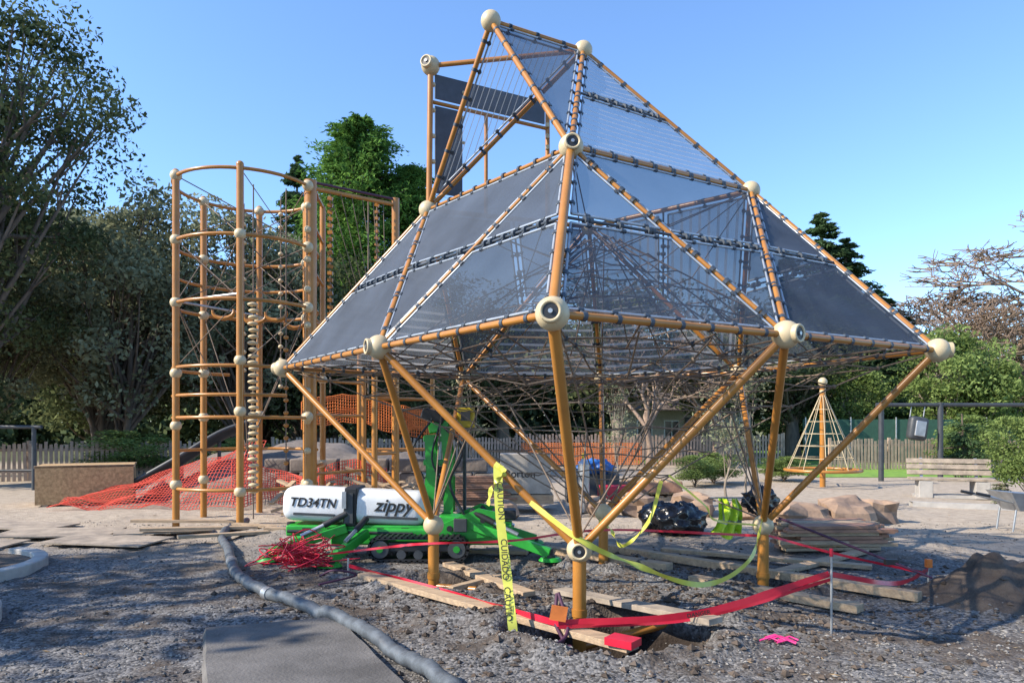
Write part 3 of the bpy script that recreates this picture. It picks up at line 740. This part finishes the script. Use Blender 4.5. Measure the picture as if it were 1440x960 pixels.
hp=smooth([(-4.4,11.8,.1),(-4.15,10.2,.1),(-3.55,8.9,.09),(-3.1,7.9,.09),(-2.65,7.05,.09),(-2.0,6.35,.09),(-1.35,5.65,.1),(-.9,5.0,.12),(-.5,4.4,.12),(-.1,3.6,.1)],22)
hp=[V((p.x,p.y,hgt(p.x,p.y)+.055+ (.03 if (-2.5<p.x<-.3 and p.y<5.9) else 0))) for p in hp]
mb=MB(); mb.path(hp,[.052+(.004 if i%2 else 0) for i in range(len(hp))],'hose',12)
for k in(60,61,62,100,101): mb.path([hp[k],hp[k+1]],.062,'steel',12)
mb.obj('suction_hose')

mb=MB()
def plank(a,b,w=.14,h=.045,k='wood',up=0):
    a=V((a[0],a[1],max(-.02,hgt(*a))+.04+up)); b=V((b[0],b[1],max(-.02,hgt(*b))+.04+up)); mb.beam(a,b,w,h,k,bev=.004)
plank((-1.53,7.34),(.85,5.0),.15,.05,up=.03); plank((-.72,8.0),(.16,6.6)); plank((.45,6.75),(1.52,5.3),.16,k='woodg',up=.03); plank((.42,9.1),(1.75,7.9),.15,.08)
plank((1.85,7.3),(2.98,6.08),.15,.07); plank((1.2,9.2),(3.7,6.45),.12,.08); plank((1.9,9.0),(4.0,7.9)); plank((-1.0,9.1),(.2,8.9)); plank((-.6,6.95),(-.1,7.4),.08)
plank((2.9,7.7),(4.4,8.9)); 
mb.beam((.70,5.10,.085),(.87,4.97,.085),.152,.052,'redtape')
mb.obj('formwork_planks')
mb=MB()
for l in range(7):
    for j in range(5):
        x0=3.5+random.uniform(-.12,.15);x1=4.75+random.uniform(-.15,.2); y=9.0+j*.15+random.uniform(-.02,.02)
        mb.beam((x0,y,.06+l*.045),(x1,y+.08,.06+l*.045),.135,.038,'redwood' if random.random()<.7 else 'wood')
    if l in(2,): mb.beam((3.35,8.92,.06+l*.045),(4.2,8.9,.06+l*.045),.1,.04,'wood')
mb.obj('lumber_stack')

# ------------------------------------------------------------ LIFT
LF=root('crawler_boom_lift',(-1.6,8.8,0)); mb=MB()
yc=8.85
Ry=lambda a: Matrix.Rotation(a,3,'Y')
mb.box((-1.93,yc,.63),(1.76,.46,.42),'white',Ry(.045),bev=.13)
mb.box((-1.96,yc,.63),(.16,.49,.47),'black',Ry(.045),bev=.02)
mb.box((-1.97,yc-.262,.62),(.10,.03,.36),'dgrey'); mb.box((-2.02,yc-.285,.72),(.05,.04,.2),'steel')
mb.box((-1.45,yc-.233,.50),(.62,.012,.03),'dgrey',Ry(.045)); mb.box((-2.40,yc-.233,.54),(.5,.012,.03),'dgrey',Ry(.045))
mb.box((-1.9,yc,.34),(1.7,.42,.13),'green',bev=.02)
mb.tube((-2.72,yc-.24,.34),(-1.2,yc-.24,.31),.02,'black'); mb.tube((-2.75,yc,.42),(-2.75,yc,.30),.05,'black')
for x in(-2.5,-2.2,-1.6,-1.3): mb.box((x,yc-.215,.34),(.09,.02,.07),'black')
mb.obj('boom_hood',LF)
mb=MB()
mb.box((-1.1,yc,.27),(2.2,.5,.2),'green',bev=.03); mb.box((-.45,yc-.05,.40),(.9,.42,.16),'green',Ry(.12),bev=.03)
mb.prism([(-1.0,.36),(-.4,.62),(-.2,.58),(-.05,.3),(-.9,.22)],yc-.30,yc-.26,'green'); mb.prism([(-1.0,.36),(-.4,.62),(-.2,.58),(-.05,.3),(-.9,.22)],yc+.26,yc+.30,'green')
for x,z in((-.75,.38),(-.35,.48),(-.2,.38)): mb.tube((x,yc-.33,z),(x,yc+.33,z),.035,'black')
mb.box((-.62,yc-.29,.42),(.16,.1,.16),'dgrey',bev=.01); mb.box((-.1,yc,.52),(.3,.3,.12),'black',bev=.02)
def rig(a,b):
    a=V(a);b=V(b); mb.beam(a,b,.10,.11,'green',bev=.012); mb.tube(a+V((0,0,.16)),a.lerp(b,.6)+V((0,0,.08)),.026,'steel'); mb.tube(a+V((0,0,.17)),a.lerp(b,.3)+V((0,0,.12)),.04,'black')
    mb.tube((b.x,b.y,b.z+.05),(b.x,b.y,.06),.035,'black'); mb.tube((b.x,b.y,.035),(b.x,b.y,.07),.14,'green',r2=.11,seg=18); mb.tube((b.x,b.y,.07),(b.x,b.y,.1),.06,'black',seg=12)
rig((-2.0,8.6,.38),(-2.85,8.35,.12)); rig((-.5,8.6,.42),(.45,8.35,.12)); rig((-2.0,9.1,.36),(-2.9,9.6,.1)); rig((-.4,9.1,.4),(.3,9.6,.1)); rig((-1.75,8.55,.33),(-2.05,8.0,.10))
mb.obj('chassis',LF)
mb=MB()
for y in(8.42,9.3):
    n=40
    for i in range(n):
        t=i/n
        Lh=.45;r=.13;per_=4*Lh+2*math.pi*r;s_=t*per_
        if s_<2*Lh: p=(-Lh+s_,r);a=0
        elif s_<2*Lh+math.pi*r: q_=(s_-2*Lh)/r; p=(Lh+r*math.sin(q_),r*math.cos(q_));a=q_
        elif s_<4*Lh+math.pi*r: p=(Lh-(s_-2*Lh-math.pi*r),-r);a=math.pi
        else: q_=(s_-4*Lh-math.pi*r)/r; p=(-Lh-r*math.sin(q_),-r*math.cos(q_));a=math.pi+q_
        mb.box((-1.1+p[0],y,.165+p[1]),(.066,.2,.03),'black',Ry(a)); mb.box((-1.1+p[0]*1.0,y,.165+p[1]*1.1),(.025,.2,.03),'black',Ry(a))
    for x in(-.45,.45): mb.tube((-1.1+x,y-.09,.165),(-1.1+x,y+.09,.165),.105,'dgrey',seg=20); mb.tube((-1.1+x,y-.1,.165),(-1.1+x,y+.1,.165),.04,'green',seg=12)
    for x in(-.2,0,.2): mb.tube((-1.1+x,y-.08,.1),(-1.1+x,y+.08,.1),.055,'dgrey',seg=14)
    mb.box((-1.1,y,.19),(.7,.12,.1),'black')
mb.obj('tracks',LF)
mb=MB()
for dy in(-.15,.15):
    mb.prism([(-1.16,.5),(-1.0,.5),(-.93,1.0),(-.98,1.5),(-1.10,1.5),(-1.08,1.0)],9.1+dy-.02,9.1+dy+.02,'green')
    mb.prism([(-.86,.5),(-.74,.5),(-.74,1.2),(-.80,1.6),(-.90,1.6),(-.86,1.1)],9.1+dy-.02,9.1+dy+.02,'green')
for z in(.75,1.15,1.45): mb.box((-.95,9.1,z),(.34,.26,.07),'green',bev=.01)
mb.tube((-.97,9.02,.55),(-.92,9.02,1.1),.05,'black'); mb.tube((-.92,9.02,1.05),(-.88,9.02,1.55),.027,'steel')
mb.box((-1.0,9.1,1.74),(.30,.26,.14),'black',Ry(.3),bev=.02); mb.tube((-1.15,9.0,1.0),(-.72,9.0,1.0),.03,'steel')
mb.box((-.93,9.1,1.60),(.26,.22,.14),'green',Ry(-.15),bev=.02)
mb.path(smooth([(-.85,8.92,1.6),(-.62,8.9,1.3),(-.78,8.9,.9),(-.6,8.9,.5)],6),.018,'black',6)
mb.path(smooth([(-1.0,8.92,1.7),(-1.25,8.9,1.3),(-1.1,8.9,.95)],6),.016,'black',6)
mb.path(smooth([(-.9,8.92,1.65),(-1.0,8.88,1.2),(-.85,8.9,.8),(-1.0,8.9,.5)],6),.014,'black',6)
mb.box((-.60,9.3,1.72),(.22,.2,.26),'yellow',bev=.02); mb.box((-.60,9.19,1.74),(.12,.02,.12),'dgrey')
mb.tube((-.62,9.3,.4),(-.62,9.3,1.6),.025,'dgrey')
mb.obj('mast',LF)
text('TD34TN',(-2.42,yc-.236,.68),(1,0,-.045),(0,0,1),.15,'ink',LF,'model_lettering',.25,.003)
text('zippy',(-1.44,yc-.236,.64),(1,0,-.045),(0,0,1),.22,'ink',LF,'hood_lettering',.3,.004)

# ------------------------------------------------------------ tapes
TP=root('barrier_tape',(1,6,0)); mb=MB()
def ribbon(pts,w,key,wdir=(0,0,1),tw=.6,n=14,sd=0):
    P=smooth(pts,n); vs=[]
    for i,p in enumerate(P):
        a=tw*noise.noise(V((i*.13,sd,0)))*2
        d=(P[min(i+1,len(P)-1)]-P[max(i-1,0)]).normalized()
        u=V(wdir)-d*V(wdir).dot(d); u=u.normalized() if u.length>.05 else V((1,0,0))
        u=Matrix.Rotation(a,3,d)@u
        ww=w*(.75+.35*abs(noise.noise(V((i*.21,sd+3,0)))))
        vs+= [p-u*ww/2,p+u*ww/2]
    mb.add(vs,[[2*i,2*i+1,2*i+3,2*i+2] for i in range(len(P)-1)],key,True)
ribbon([(-1.75,7.6,.12),(-.6,6.6,.07),(.35,5.35,.12)],.055,'redtape',sd=1)
ribbon([(.35,5.35,.12),(1.4,5.35,.2),(2.46,5.52,.46)],.065,'redtape',sd=2,tw=.12)
ribbon([(.35,5.33,.10),(1.4,5.4,.15),(2.46,5.5,.42)],.035,'redtape',sd=3)
ribbon([(2.46,5.52,.46),(3.3,6.1,.26),(4.1,7.0,.2)],.05,'redtape',sd=4)
ribbon([(-2.35,7.9,.15),(-1.3,7.6,.32),(-.85,7.2,.42),(.0,7.2,.45),(1.0,7.6,.5),(2.5,7.2,.5)],.03,'redtape',sd=5)
ribbon([(2.6,7.2,.5),(3.2,7.0,.35),(4.1,7.05,.15)],.03,'redtape',sd=6)
ribbon([(-.12,5.93,1.28),(-.10,5.80,.9),(-.05,5.65,.5),(.01,5.45,.02)],.095,'yeltape',wdir=(1,0,0),tw=.25,sd=7)
ribbon([(.15,5.85,.98),(.55,5.65,.7),(.95,5.8,.5),(1.6,6.0,.27),(2.2,6.6,.36),(2.5,7.1,.68)],.055,'yeltape',tw=.8,sd=8)
ribbon([(1.25,5.95,1.15),(1.15,6.0,.8),(.95,6.1,.58),(.85,6.15,.72),(.75,6.1,.8)],.04,'yeltape',tw=1.4,sd=9)
ribbon([(1.3,5.9,1.2),(1.6,5.9,.95),(1.75,6.1,.8),(2.45,7.1,.62)],.022,'yeltape',tw=1.4,sd=10)
ribbon([(-.14,5.9,1.3),(-.06,5.86,1.22),(-.16,5.86,1.12),(-.2,5.9,.95)],.05,'yeltape',tw=1.6,sd=11)
mb.obj('tape_ribbons',TP)
for i,z in enumerate((1.0,.55,.2)):
    text('CUIDADO' if i%2 else 'CAUTION',(-.095+.08*(1-z),[5.815,5.655,5.525][i]-.012,z),(.06,-.3,-1),(1,0,0),.07,'ink',TP,'caution_lettering',0,.001)
text('DANGER',(1.4,5.33,.198),(1,.08,.16),(0,0,1),.045,'ink',TP,'danger_lettering',0,.001)
mb=MB()
random.seed(9)
for k in range(26):
    pts=[V((-2.35+random.gauss(0,.2),7.9+random.gauss(0,.16),abs(random.gauss(.08,.13))+.05)) for _ in range(6)]
    mb.path(smooth(pts,5),.007,'redtape',4,False)
mb.obj('tangled_red_netting')
mb=MB(); mb.tube((2.47,5.5,-.05),(2.47,5.5,.62),.009,'steel'); mb.tube((2.47,5.5,.6),(2.47,5.5,.66),.014,'redtape')
mb.tube((4.1,7.0,0),(4.1,7.0,.25),.012,'steel'); mb.box((4.1,7.0,.26),(.05,.05,.08),'orangenet'); mb.tube((-1.75,7.6,0),(-1.75,7.6,.2),.012,'steel')
mb.obj('survey_stake')
mb=MB(); 
mb.path(smooth([(.35,5.55,.30),(.33,5.4,.12),(.38,5.3,0),(.25,5.15,.04),(.3,5.0,.03)],6),.014,'purple',6)
mb.path(smooth([(.36,5.5,.32),(.42,5.35,.1),(.35,5.2,.03),(.2,5.1,.05),(.42,5.05,.04)],6),.014,'purple',6)
mb.path(smooth([(-2.0,7.4,.05),(-1.8,7.2,.15),(-1.6,7.3,.08),(-1.9,7.0,.05)],6),.012,'purple',6)
mb.obj('strap')
mb=MB(); mb.tube((2.7,7.2,.68),(3.9,6.6,.2),.012,'purple'); mb.box((3.6,6.75,.32),(.12,.05,.05),'black'); mb.obj('ratchet_strap')
mb=MB(); mb.prism([(.28,.16),(.40,.14),(.42,.25),(.30,.27)],5.32,5.33,'orangenet'); mb.obj('marker_flag')
mb=MB()
for k in range(9): 
    x=1.95+random.gauss(0,.05);y=5.2+random.gauss(0,.03); mb.path([(x-.06,y,hgt(x,y)+.02),(x+.02,y+.02,hgt(x,y)+.035),(x+.07,y-.02,hgt(x,y)+.02)],.008,'pink',4)
mb.obj('pink_marking_ribbon')

def lump(name,c,size,key,sd,amp=.3,fq=2.2,fold=0,res=(36,22),flat=False):
    mb=MB();vs=[];nu,nv=res
    for i in range(nv+1):
        th=math.pi*i/nv
        for j in range(nu):
            ph=2*math.pi*j/nu; d=V((math.sin(th)*math.cos(ph),math.sin(th)*math.sin(ph),math.cos(th)))
            q=d*fq+V((sd,sd*2,0)); r=1+amp*noise.noise(q)+fold*abs(noise.noise(q*3))
            if flat: 
                m_=max(abs(d.x),abs(d.y),abs(d.z)); r*=.45+.5/m_*.95
            vs.append((c[0]+d.x*size[0]*r,c[1]+d.y*size[1]*r,max(-.03,c[2]+d.z*size[2]*r)))
    fs=[[i*nu+j,(i+1)*nu+j,(i+1)*nu+(j+1)%nu,i*nu+(j+1)%nu] for i in range(nv) for j in range(nu)]
    mb.add(vs,fs,key,not flat); return mb.obj(name)
lump('garbage_bag',(2.5,10.6,.2),(.36,.3,.24),'bag',1,.35,2.5,.35)
lump('garbage_bag',(2.25,10.9,.2),(.26,.25,.22),'bag',5,.35,2.5,.35)
lump('garbage_bag',(3.35,9.6,.6),(.2,.18,.18),'bag',3,.35,2.5,.4)
mb=MB(); vs=[];nu,nv=26,24
for j in range(nv+1):
    for i in range(nu+1):
        u=i/nu-.5;v=j/nv
        w=.30*(.75+.35*v+.08*math.sin(v*7))
        x=2.42+u*w+.03*math.sin(v*4); z=.80-.42*v-.03*math.cos(u*9)*(v>.9)
        y=8.0-.10*math.exp(-(u*3)**2)+.045*math.sin(u*17+v*3)+.03*noise.noise(V((u*6,v*6,2)))
        vs.append((x,y,z))
def fk(cond): return [[j*(nu+1)+i,j*(nu+1)+i+1,(j+1)*(nu+1)+i+1,(j+1)*(nu+1)+i] for j in range(nv) for i in range(nu) if cond(i,j)]
neck=lambda i,j: j<6 and abs(i-12.5)<4-j*.5
band=lambda i,j: 14<=j<=15 or (i in(5,20) and j<14)
mb.add(vs,fk(lambda i,j: not neck(i,j) and not band(i,j)),'vest',True); mb.add(vs,fk(lambda i,j: band(i,j) and not neck(i,j)),'steel',True)
mb.tube((2.22,8.03,.80),(2.62,8.03,.80),.01,'steel')
mb.tube((2.22,8.03,.80),(2.56,7.3,.66),.008,'rope')
mb.tube((2.62,8.03,.80),(2.56,7.3,.66),.008,'rope')
mb.obj('hi_vis_vest')
for i,(x,y,sx,sy,sz) in enumerate([(4.75,11.6,.5,.45,.24),(5.5,11.7,.48,.45,.27),(6.2,12.1,.32,.4,.24),(3.3,13.0,.4,.4,.25),(2.3,13.2,.34,.4,.22),(4.1,12.4,.3,.3,.2),(1.6,12.9,.26,.3,.2),(-.2,12.4,.3,.3,.2)]):
    lump('boulder',(x,y,sz*.6),(sx,sy,sz),'rock',i*3.1,.5,1.2,.15,(11,7),True)
R=root('carton_box',(.25,13.6,0)); mb=MB(); mb.box((.25,13.6,.72),(.95,.6,.75),'card',bev=.01); mb.box((.25,13.6,.25),(1.05,.7,.16),'wood'); mb.obj('box',R)
text('Borton',(.15,13.296,.72),(1,0,0),(0,0,1),.2,'ink',R,'box_lettering',0,.002)
mb=MB()
for i in range(14): mb.beam((-1.3+random.uniform(0,.3),13.2,.15+i*.04),(-.2+random.uniform(0,.3),13.3+random.uniform(-.1,.3),.15+i*.04),.12,.03,'redwood')
mb.obj('redwood_boards')
lump('blue_tarp',(1.75,15,.75),(.33,.25,.15),'bluet',4,.4,3,.4)
mb=MB(); mb.box((1.7,15.2,.32),(1.1,.7,.6),'dgrey',bev=.03); mb.box((2.0,14.0,.25),(.6,.4,.4),'redtape',bev=.04); mb.box((3.0,15.5,.3),(1.3,.5,.2),'redwood')
mb.obj('tool_boxes')
mb=MB(); mb.tube((1.35,13.4,.0),(1.35,13.4,.9),.11,'steel',seg=20); mb.tube((1.35,13.4,.9),(1.35,13.4,1.0),.11,'steel',r2=.04,seg=20); mb.tube((1.35,13.4,1.0),(1.35,13.4,1.1),.035,'yellow'); mb.obj('gas_cylinder')
mb=MB()
for k in range(3):
    z=.1+k*.16
    for j in range(6): mb.box((2.6+j*.2,15.8,z),(.12,1.0,.025),'wood')
    for j in(-.45,0,.45): mb.box((3.1,15.8+j,z-.06),(1.15,.09,.09),'wood')
mb.obj('pallet')

BN=root('park_bench',(9.95,16,0)); 
def bench(cx,cy,rz,P):
    Rz=Matrix.Rotation(rz,3,'Z'); c=V((cx,cy,0))
    m=MB()
    for s_ in(-.55,.55): m.box(c+Rz@V((s_,0,.19)),(.28,.55,.38),'conc',Rz,bev=.015)
    m.box(c+Rz@V((0,0,.03)),(1.5,.5,.06),'conc',Rz); m.obj('concrete_legs',P)
    m=MB()
    for j in range(4): m.box(c+Rz@V((0,-.21+j*.135,.42)),(1.7,.115,.05),'woodg',Rz,bev=.006)
    m.obj('seat',P); m=MB()
    for j in range(3): m.box(c+Rz@V((0,.28+.04*j,.55+j*.13)),(1.7,.045,.11),'woodg',Rz@Matrix.Rotation(-.25,3,'X'),bev=.006)
    for s_ in(-.55,.55): m.beam(c+Rz@V((s_,.28,.38)),c+Rz@V((s_,.40,.88)),.06,.04,'steel',up=Rz@V((0,1,0)))
    m.obj('backrest',P)
bench(9.95,16.1,-.35,BN)
SW=root('swing_set',(12,21,0)); mb=MB()
for x in(10.9,12.65,16.5): mb.tube((x,21,0),(x,21,2.32),.075,'dgrey',seg=12)
mb.tube((10.75,21,2.25),(16.7,21,2.25),.06,'dgrey'); mb.obj('frame',SW)
mb=MB(); mb.tube((11.8,21,2.25),(11.75,21,1.9),.015,'steel'); mb.tube((12.2,21,2.25),(12.15,21,1.9),.015,'steel')
mb.box((11.97,21,1.55),(.55,.3,.7),'dgrey',Ry(.15),bev=.12); mb.box((11.97,20.84,1.55),(.3,.08,.45),'steel',Ry(.15),bev=.02); mb.obj('swing_seat',SW)
NC=root('rope_net_cone',(8.3,19,0)); mb=MB()
mb.tube((8.3,19,0),(8.3,19,2.75),.075,'orange',seg=14); mb.obj('pole',NC)
mb=MB(); mb.ball((8.3,19,2.8),.12,'cream'); mb.ball((8.3,19,2.55),.08,'cream'); mb.obj('cap',NC)
mb=MB()
for i in range(10):
    a=i*math.pi/5; mb.tube((8.3,19,2.6),(8.3+.92*math.cos(a),19+.92*math.sin(a),.45),.010,'cream',seg=5)
for t in(.25,.4,.55,.7,.85): mb.ring((8.3,19,2.6-2.15*t),(0,0,1),.92*t,.009,'cream',20,5)
mb.ring((8.3,19,.45),(0,0,1),.95,.04,'orange',32,8)
for i in range(5):
    a=i*math.pi/2.5; mb.tube((8.3,19,.4),(8.3+.92*math.cos(a),19+.92*math.sin(a),.45),.02,'orange',seg=6)
mb.obj('net',NC)
WB=root('wheelbarrow',(7.8,10.9,0)); mb=MB()
vs=[(7.45,10.6,.62),(8.35,10.6,.55),(8.35,11.2,.55),(7.45,11.2,.62),(7.65,10.7,.33),(8.1,10.7,.33),(8.1,11.1,.33),(7.65,11.1,.33)]
mb.add(vs,[[0,1,5,4],[1,2,6,5],[2,3,7,6],[3,0,4,7],[4,5,6,7]],'steel')
mb.obj('tray',WB); mb=MB()
for y in(10.72,11.08): mb.tube((7.1,y,.58),(8.45,y*.6+10.9*.4,.2),.018,'steel'); mb.tube((7.6,y,.35),(7.55,y,0.02),.016,'steel'); mb.tube((7.0,y,.6),(7.2,y,.56),.024,'black')
mb.ring((8.45,10.9,.2),(0,1,0),.16,.045,'black',24,8); mb.tube((8.45,10.82,.2),(8.45,10.98,.2),.03,'steel'); mb.obj('wheel_and_handles',WB)
mb=MB(); c=smooth([(8.0,14.2,.03),(9.4,13.6,.03),(11.2,13.5,.03),(14,14.0,.03)],8)
vs=[]
for p in c: vs+=[p+V((0,0,-.08)),p+V((0,0,.08)),p+V((0,.14,.08)),p+V((0,.14,-.08))]
mb.add(vs,[[i*4+j,i*4+j+1,(i+1)*4+j+1,(i+1)*4+j] for i in range(len(c)-1) for j in range(3)],'conc'); mb.obj('curb')
conifer('rosemary_plant',(9.9,14.4,0),.45,.3,.02,'lf_olive',nb=30,per=30,leaf=.04)
mb=MB(); vs=[];n=56
for j in range(n+1):
    for i in range(n+1):
        x=3.6+2.4*i/n;y=5.6+1.9*j/n; q=math.hypot((x-4.75)/1.05,(y-6.55)/.75)
        vs.append((x,y,hgt(x,y)+.06*max(-.8,1-q)+(.03*noise.noise(V((x*9,y*9,0)))*(1-q) if q<1 else 0)))
mb.add(vs,[[j*(n+1)+i,j*(n+1)+i+1,(j+1)*(n+1)+i+1,(j+1)*(n+1)+i] for j in range(n) for i in range(n)],'dirt',True); mb.obj('soil_pile')

# ------------------------------------------------------------ light, sky, camera
az=math.radians(-108); el=math.radians(36)
sd=V((math.sin(az)*math.cos(el),math.cos(az)*math.cos(el),math.sin(el)))
su=bpy.data.lights.new('sun','SUN'); su.energy=8.5; su.angle=math.radians(.5); su.color=(1,.90,.76)
so=bpy.data.objects.new('sun',su); so.rotation_euler=sd.to_track_quat('Z','Y').to_euler(); COL.objects.link(so)
w=bpy.data.worlds.new('World'); scene.world=w; w.use_nodes=True; nt=w.node_tree
bg=nt.nodes['Background']; sky=nt.nodes.new('ShaderNodeTexSky'); sky.sky_type='NISHITA'; sky.sun_disc=False
sky.sun_elevation=el; sky.sun_rotation=az%(2*math.pi); sky.air_density=1.0; sky.dust_density=.25; sky.ozone_density=2.2
mul=nt.nodes.new('ShaderNodeMixRGB'); mul.blend_type='MULTIPLY'; mul.inputs[0].default_value=1; mul.inputs[2].default_value=(1.55,1.85,2.2,1)
nt.links.new(sky.outputs[0],mul.inputs[1]); nt.links.new(mul.outputs[0],bg.inputs[0]); bg.inputs[1].default_value=.15
cam=bpy.data.cameras.new('camera'); co=bpy.data.objects.new('camera',cam); COL.objects.link(co)
co.location=(0,0,1.6); co.rotation_euler=(math.radians(90),0,0); cam.lens=25; cam.sensor_width=36; cam.shift_y=120/1440; cam.clip_end=3000
scene.camera=co
scene.view_settings.view_transform='Standard'; scene.view_settings.look='None'; scene.view_settings.exposure=0
